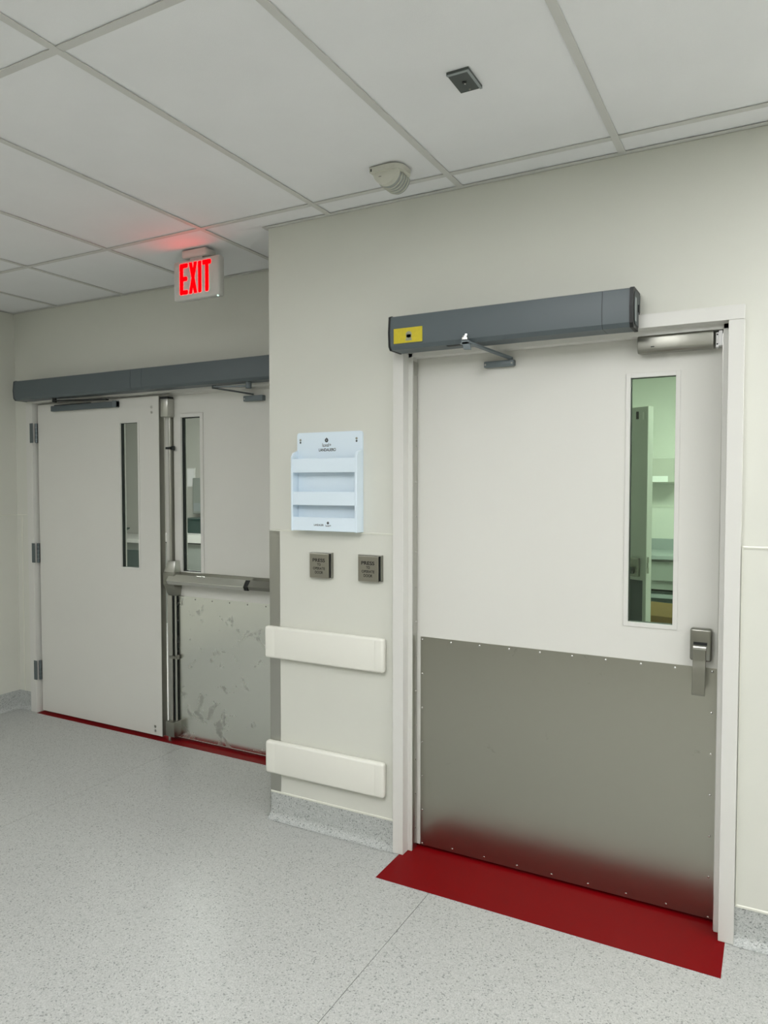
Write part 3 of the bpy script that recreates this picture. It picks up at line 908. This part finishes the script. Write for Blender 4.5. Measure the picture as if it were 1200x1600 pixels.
# ---- corner guard
cg = thing('corner_guard', (0.01, 0.01, ZB), 'tall stainless corner guard on the wall corner behind the bumpers', 'corner guard')
obj('wing', MB().box(-0.0028, 0.056, -0.0032, -0.0005, ZB + 0.002, 1.345), 'steel', cg)
obj('wing', MB().box(-0.0028, -0.0005, -0.0005, 0.053, ZB + 0.002, 1.345), 'steel', cg)

# ---- bumpers
for z0, z1, lab in ((0.757, 0.902, 'upper cream wall bumper below the push plates'), (0.222, 0.370, 'lower cream wall bumper just above the coved base')):
    t = thing('wall_bumper', (0.3, -0.015, z0), lab, 'bumper rail', 'wall bumpers')
    b = obj('cover', MB().box(0.030, 0.585, -0.037, -0.0035, z0, z1, 0.010, 4), 'bumper', t, True)
    obj('end_cap', MB().box(0.560, 0.611, -0.0375, -0.0035, z0 - 0.0005, z1 + 0.0005, 0.012, 4), 'bumper', t, True)
    obj('end_cap', MB().box(-0.010, 0.056, -0.0375, -0.0035, z0 - 0.0005, z1 + 0.0005, 0.012, 4), 'bumper', t, True)

# ================================================================== ROOM BEHIND THE SINGLE DOOR
BX0, BX1, BY0, BY1 = 0.12, 3.0, 0.14, 4.75
struct(obj('floor_inner_room', MB().box(BX0, BX1, BY0, BY1, -0.05, -0.001), 'floor'))
struct(obj('ceiling_inner_room', MB().box(BX0 - 0.1, BX1 + 0.1, BY0, BY1 + 0.1, H, H + 0.05), 'tile'))
wi = struct(obj('wall_inner_room_back', MB().box(BX0 - 0.1, BX1 + 0.1, BY1, BY1 + 0.1, 0, H), 'rwall'))
obj('cap_trim', MB().box(BX0, BX1, BY1 - 0.006, BY1, ZP - 0.004, ZP + 0.006), 'cap', wi)
struct(obj('wall_inner_room_left', MB().box(BX0 - 0.1, BX0, D + 0.13, BY1, 0, H), 'rwall'))
struct(obj('wall_inner_room_right', MB().box(BX1, BX1 + 0.1, BY0, BY1, 0, H), 'rwall'))
lp = thing('ceiling_light', (1.7, 1.6, H), 'ceiling light panel inside the room behind the single door', 'ceiling light')
obj('frame', ring(1.25, 2.45, 0, 0.6, 0.03, 0, 0.01), 'frame', lp) if False else None
obj('frame', MB().box(1.22, 2.48, 2.7, 3.36, H - 0.012, H - 0.001), 'frame', lp)
obj('diffuser', MB().box(1.25, 2.45, 2.73, 3.33, H - 0.016, H - 0.012), 'room_lamp', lp)

# open inner door seen through the glass
d4 = sempty('door_4', (1.3, 2.40, 0.01), 'open grey inner door seen through the green window')
PV = (1.288, 2.40, 0)
A4 = math.radians(-28)
def r4(mb):
    return mb.rot(A4, PV)
obj('leaf', r4(MB().box(0.39, 1.285, 2.402, 2.458, 0.01, 2.07)), 'odoor', d4)
obj('leaf_edge', r4(MB().box(1.285, 1.290, 2.402, 2.429, 0.01, 2.071)), 'frame', d4)
obj('leaf_edge', r4(MB().box(1.285, 1.288, 2.431, 2.458, 0.01, 2.071)), 'frame', d4)
obj('latch_plate', r4(MB().box(1.290, 1.2912, 2.408, 2.428, 0.955, 1.065)), 'steel_dark', d4)
obj('latch_tongue', r4(MB().box(1.2912, 1.296, 2.413, 2.423, 0.995, 1.025)), 'steel', d4)
pz = obj('paddle_latch', r4(MB().box(1.175, 1.245, 2.372, 2.402, 0.93, 1.055, 0.006)), 'steel_dark', d4)
obj('paddle_lever', r4(MB().box(1.165, 1.215, 2.345, 2.372, 0.95, 0.995, 0.004)), 'capgrey', pz)
obj('kick_plate', r4(MB().box(0.42, 1.262, 2.399, 2.402, 0.02, 0.905)), 'iplate', d4)
obj('closer_bracket', r4(MB().box(1.20, 1.215, 2.394, 2.402, 1.99, 2.04)), 'black', d4)
obj('edge_tag', r4(MB().box(1.248, 1.262, 2.399, 2.402, 1.985, 2.035)), 'frame', d4)

# worktop run at the back wall
t = thing('base_cabinet', (1.3, 4.42, 0), 'grey base cabinet under the worktop behind the green window', 'cabinet')
obj('body', MB().box(0.3, 2.7, 4.12, 4.74, 0.62, 0.885), 'cabinet', t)
obj('lower_body', MB().box(0.3, 2.7, 4.16, 4.74, 0.0, 0.60), 'cab_dark', t)
obj('shelf_edge', MB().box(0.3, 2.7, 4.10, 4.74, 0.545, 0.575), 'counter', t)
for x in (0.3, 0.9, 1.5, 2.1):
    obj('drawer', MB().box(x + 0.005, x + 0.595, 4.10, 4.12, 0.70, 0.87, 0.002), 'cabinet', t)
t = thing('worktop', (1.3, 4.4, 0.89), 'grey worktop with upstand behind the green window', 'worktop')
obj('top', MB().box(0.28, 2.72, 4.07, 4.74, 0.89, 0.925, 0.003), 'counter', t)
obj('upstand', MB().box(0.28, 2.72, 4.715, 4.745, 0.925, 1.03), 'counter', t)
t = thing('wall_cabinet', (1.15, 4.6, 1.56), 'pale wall box above the worktop behind the green window', 'wall cabinet')
obj('body', MB().box(0.86, 1.245, 4.50, 4.745, 1.56, 1.80, 0.004), 'rwall', t)
obj('door', MB().box(0.865, 1.215, 4.485, 4.50, 1.57, 1.795, 0.003), 'rwall2', t)
obj('dispenser_label', MB().box(0.95, 1.16, 4.483, 4.485, 1.575, 1.63), 'white', t)

def carton(x, y, z, w_, d_, h_, ang, label, closed=False):
    t = thing('cardboard_box', (x, y, z), label, 'box', 'cardboard boxes behind the door')
    def put(n, mb, m, par=None):
        return obj(n, mb.rot(ang, (x, y, 0)), m, par or t)
    hw, hd, k = w_ / 2, d_ / 2, 0.005
    body = MB()
    body.box(x - hw, x + hw, y - hd, y - hd + k, z, z + h_).box(x - hw, x + hw, y + hd - k, y + hd, z, z + h_)
    body.box(x - hw, x - hw + k, y - hd, y + hd, z, z + h_).box(x + hw - k, x + hw, y - hd, y + hd, z, z + h_)
    body.box(x - hw, x + hw, y - hd, y + hd, z, z + k)
    put('body', body, 'card')
    if closed:
        put('flap', MB().box(x - hw, x + hw, y - hd, y - 0.001, z + h_, z + h_ + 0.004), 'card')
        put('flap', MB().box(x - hw, x + hw, y + 0.001, y + hd, z + h_, z + h_ + 0.004), 'card')
        put('tape', MB().box(x - hw, x + hw, y - 0.025, y + 0.025, z + h_ + 0.004, z + h_ + 0.0045), 'card_in')
        return
    put('flap', MB().prism([(y - hd, z + h_), (y - hd + k, z + h_), (y - hd - 0.12, z + h_ - 0.03), (y - hd - 0.121, z + h_ - 0.024)], 'X', x - hw, x + hw), 'card')
    put('flap', MB().prism([(y + hd, z + h_), (y + hd - k, z + h_), (y + hd + 0.03, z + h_ + 0.10), (y + hd + 0.035, z + h_ + 0.10)], 'X', x - hw, x + hw), 'card')
    put('flap', MB().prism([(x + hw, z + h_), (x + hw - k, z + h_), (x + hw + 0.06, z + h_ + 0.06), (x + hw + 0.064, z + h_ + 0.057)], 'Y', y - hd, y + hd), 'card')
    rim = MB()
    rim.box(x - hw, x + hw, y - hd - 0.0015, y - hd + k, z + h_, z + h_ + 0.006).box(x + hw - k, x + hw + 0.0015, y - hd, y + hd, z + h_, z + h_ + 0.006)
    put('cut_edge', rim, 'card_edge')
    put('packing_slip', MB().prism([(x - 0.02, z + h_ * 0.30), (x + 0.11, z + h_ * 0.34), (x + 0.07, z + h_ * 0.55)], 'Y', y - hd - 0.003, y - hd - 0.001), 'counter')
    put('packing_paper', MB().box(x - hw + k, x + hw - k, y - hd + k, y + hd - k, z + h_ * 0.6, z + h_ * 0.62), 'card_in')
carton(1.40, 2.95, 0.0, 0.52, 0.36, 0.27, 0.12, 'lower brown cardboard box on the floor inside the door window', True)
carton(1.36, 2.93, 0.276, 0.42, 0.30, 0.28, -0.25, 'open brown cardboard box on top, seen low in the green window')

# ================================================================== AREA BEHIND THE DOUBLE DOOR
CX0, CX1, CY0, CY1 = -7.0, 0.02, D + 0.13, 3.95
struct(obj('floor_inner_corridor', MB().box(CX0, CX1, CY0, CY1, -0.05, -0.001), 'floor'))
struct(obj('ceiling_inner_corridor', MB().box(CX0 - 0.1, CX1, CY0, CY1 + 0.1, H, H + 0.05), 'tile'))
struct(obj('wall_inner_corridor_back', MB().box(CX0 - 0.1, CX1, CY1, CY1 + 0.1, 0, H), 'rwall2'))
struct(obj('wall_inner_corridor_left', MB().box(CX0 - 0.1, CX0, CY0, CY1, 0, H), 'rwall2'))
struct(obj('wall_inner_corridor_front', MB().box(CX0 - 0.1, XW, CY0 - 0.1, CY0, 0, H), 'rwall2'))
lp = thing('ceiling_light', (-2.6, 2.4, H), 'ceiling light panel beyond the double door', 'ceiling light')
obj('frame', MB().box(-3.0, -1.74, 1.8, 2.46, H - 0.012, H - 0.001), 'frame', lp)
obj('diffuser', MB().box(-2.97, -1.77, 1.83, 2.43, H - 0.016, H - 0.012), 'room_lamp2', lp)
t = thing('sink_cabinet', (-4.9, 3.6, 0), 'grey sink cabinet seen through the left door window', 'cabinet')
obj('body', MB().box(-6.0, -4.12, 3.28, 3.94, 0.0, 0.885), 'cabinet', t)
for x in (-6.0, -5.375, -4.75):
    obj('drawer', MB().box(x + 0.006, x + 0.619, 3.262, 3.28, 0.0, 0.80), 'cab_dark', t)
obj('top', MB().box(-6.02, -4.10, 3.24, 3.94, 0.885, 0.925, 0.003), 'frame', t)
fa = thing('faucet', (-4.82, 3.5, 0.925), 'dark faucet on the counter seen through the left door window', 'faucet')
obj('column', MB().cyl((-4.86, 3.5, 0.925), (-4.86, 3.5, 1.16), 0.03, 12), 'darkgreen', fa)
obj('spout', MB().cyl((-4.86, 3.5, 1.05), (-4.72, 3.40, 1.10), 0.022, 12).cyl((-4.72, 3.40, 1.10), (-4.70, 3.385, 1.02), 0.02, 12), 'darkgreen', fa)
obj('handle', MB().dome((-4.73, 3.42, 1.04), 0.05, (0, 0, -1), 0.6, 10), 'darkgreen', fa)
tp = thing('tall_panel', (-5.49, 3.9, 0.93), 'tall dark panel on the back wall in the left door window', 'panel')
obj('board', MB().box(-5.60, -5.39, 3.90, 3.945, 0.93, 2.05, 0.003), 'cab_dark', tp)
obj('edge', MB().box(-5.39, -5.375, 3.90, 3.945, 0.93, 2.05), 'cabinet', tp)
t = thing('low_cabinet', (-3.4, 3.6, 0), 'grey low cabinet seen through the right door window', 'cabinet')
obj('body', MB().box(-4.08, -2.6, 3.28, 3.94, 0.0, 0.90), 'cabinet', t)
obj('kick_line', MB().box(-4.08, -2.6, 3.275, 3.28, 0.90, 0.915), 'gasket', t)
obj('top', MB().box(-4.10, -2.58, 3.24, 3.94, 0.915, 1.0, 0.004), 'frame', t)
t = thing('storage_bin', (-3.55, 3.55, 1.0), 'dark green storage bin on the cabinet in the right door window', 'bin')
obj('bin_body', MB().box(-4.0, -3.2, 3.50, 3.86, 1.0, 1.15, 0.01), 'darkgreen', t)
obj('rim', MB().box(-4.01, -3.19, 3.49, 3.87, 1.15, 1.165, 0.004), 'darkgreen', t)
t = thing('paper_roll', (-3.9, 3.42, 1.0), 'white paper roll in front of the green bin', 'roll')
obj('roll', MB().cyl((-3.95, 3.32, 1.055), (-3.81, 3.40, 1.055), 0.055, 18), 'white', t, True)
obj('core', MB().cyl((-3.955, 3.317, 1.055), (-3.805, 3.403, 1.055), 0.02, 12), 'card', t)
t = thing('wall_notice', (-4.19, 3.94, 1.5), 'pale paper notice on the far wall in the right door window', 'notice')
obj('sheet', MB().box(-4.25, -4.13, 3.938, 3.949, 1.53, 1.74), 'white', t)
obj('holder', MB().box(-4.26, -4.12, 3.942, 3.9495, 1.52, 1.75), 'frame', t)
t = thing('wall_dispenser', (-3.92, 3.9, 1.20), 'grey wall dispenser beside the paper notice', 'dispenser')
obj('body', MB().box(-4.09, -3.75, 3.86, 3.948, 1.20, 1.63, 0.01), 'cabinet', t)
obj('window', MB().box(-4.07, -3.77, 3.857, 3.86, 1.23, 1.33), 'counter', t)
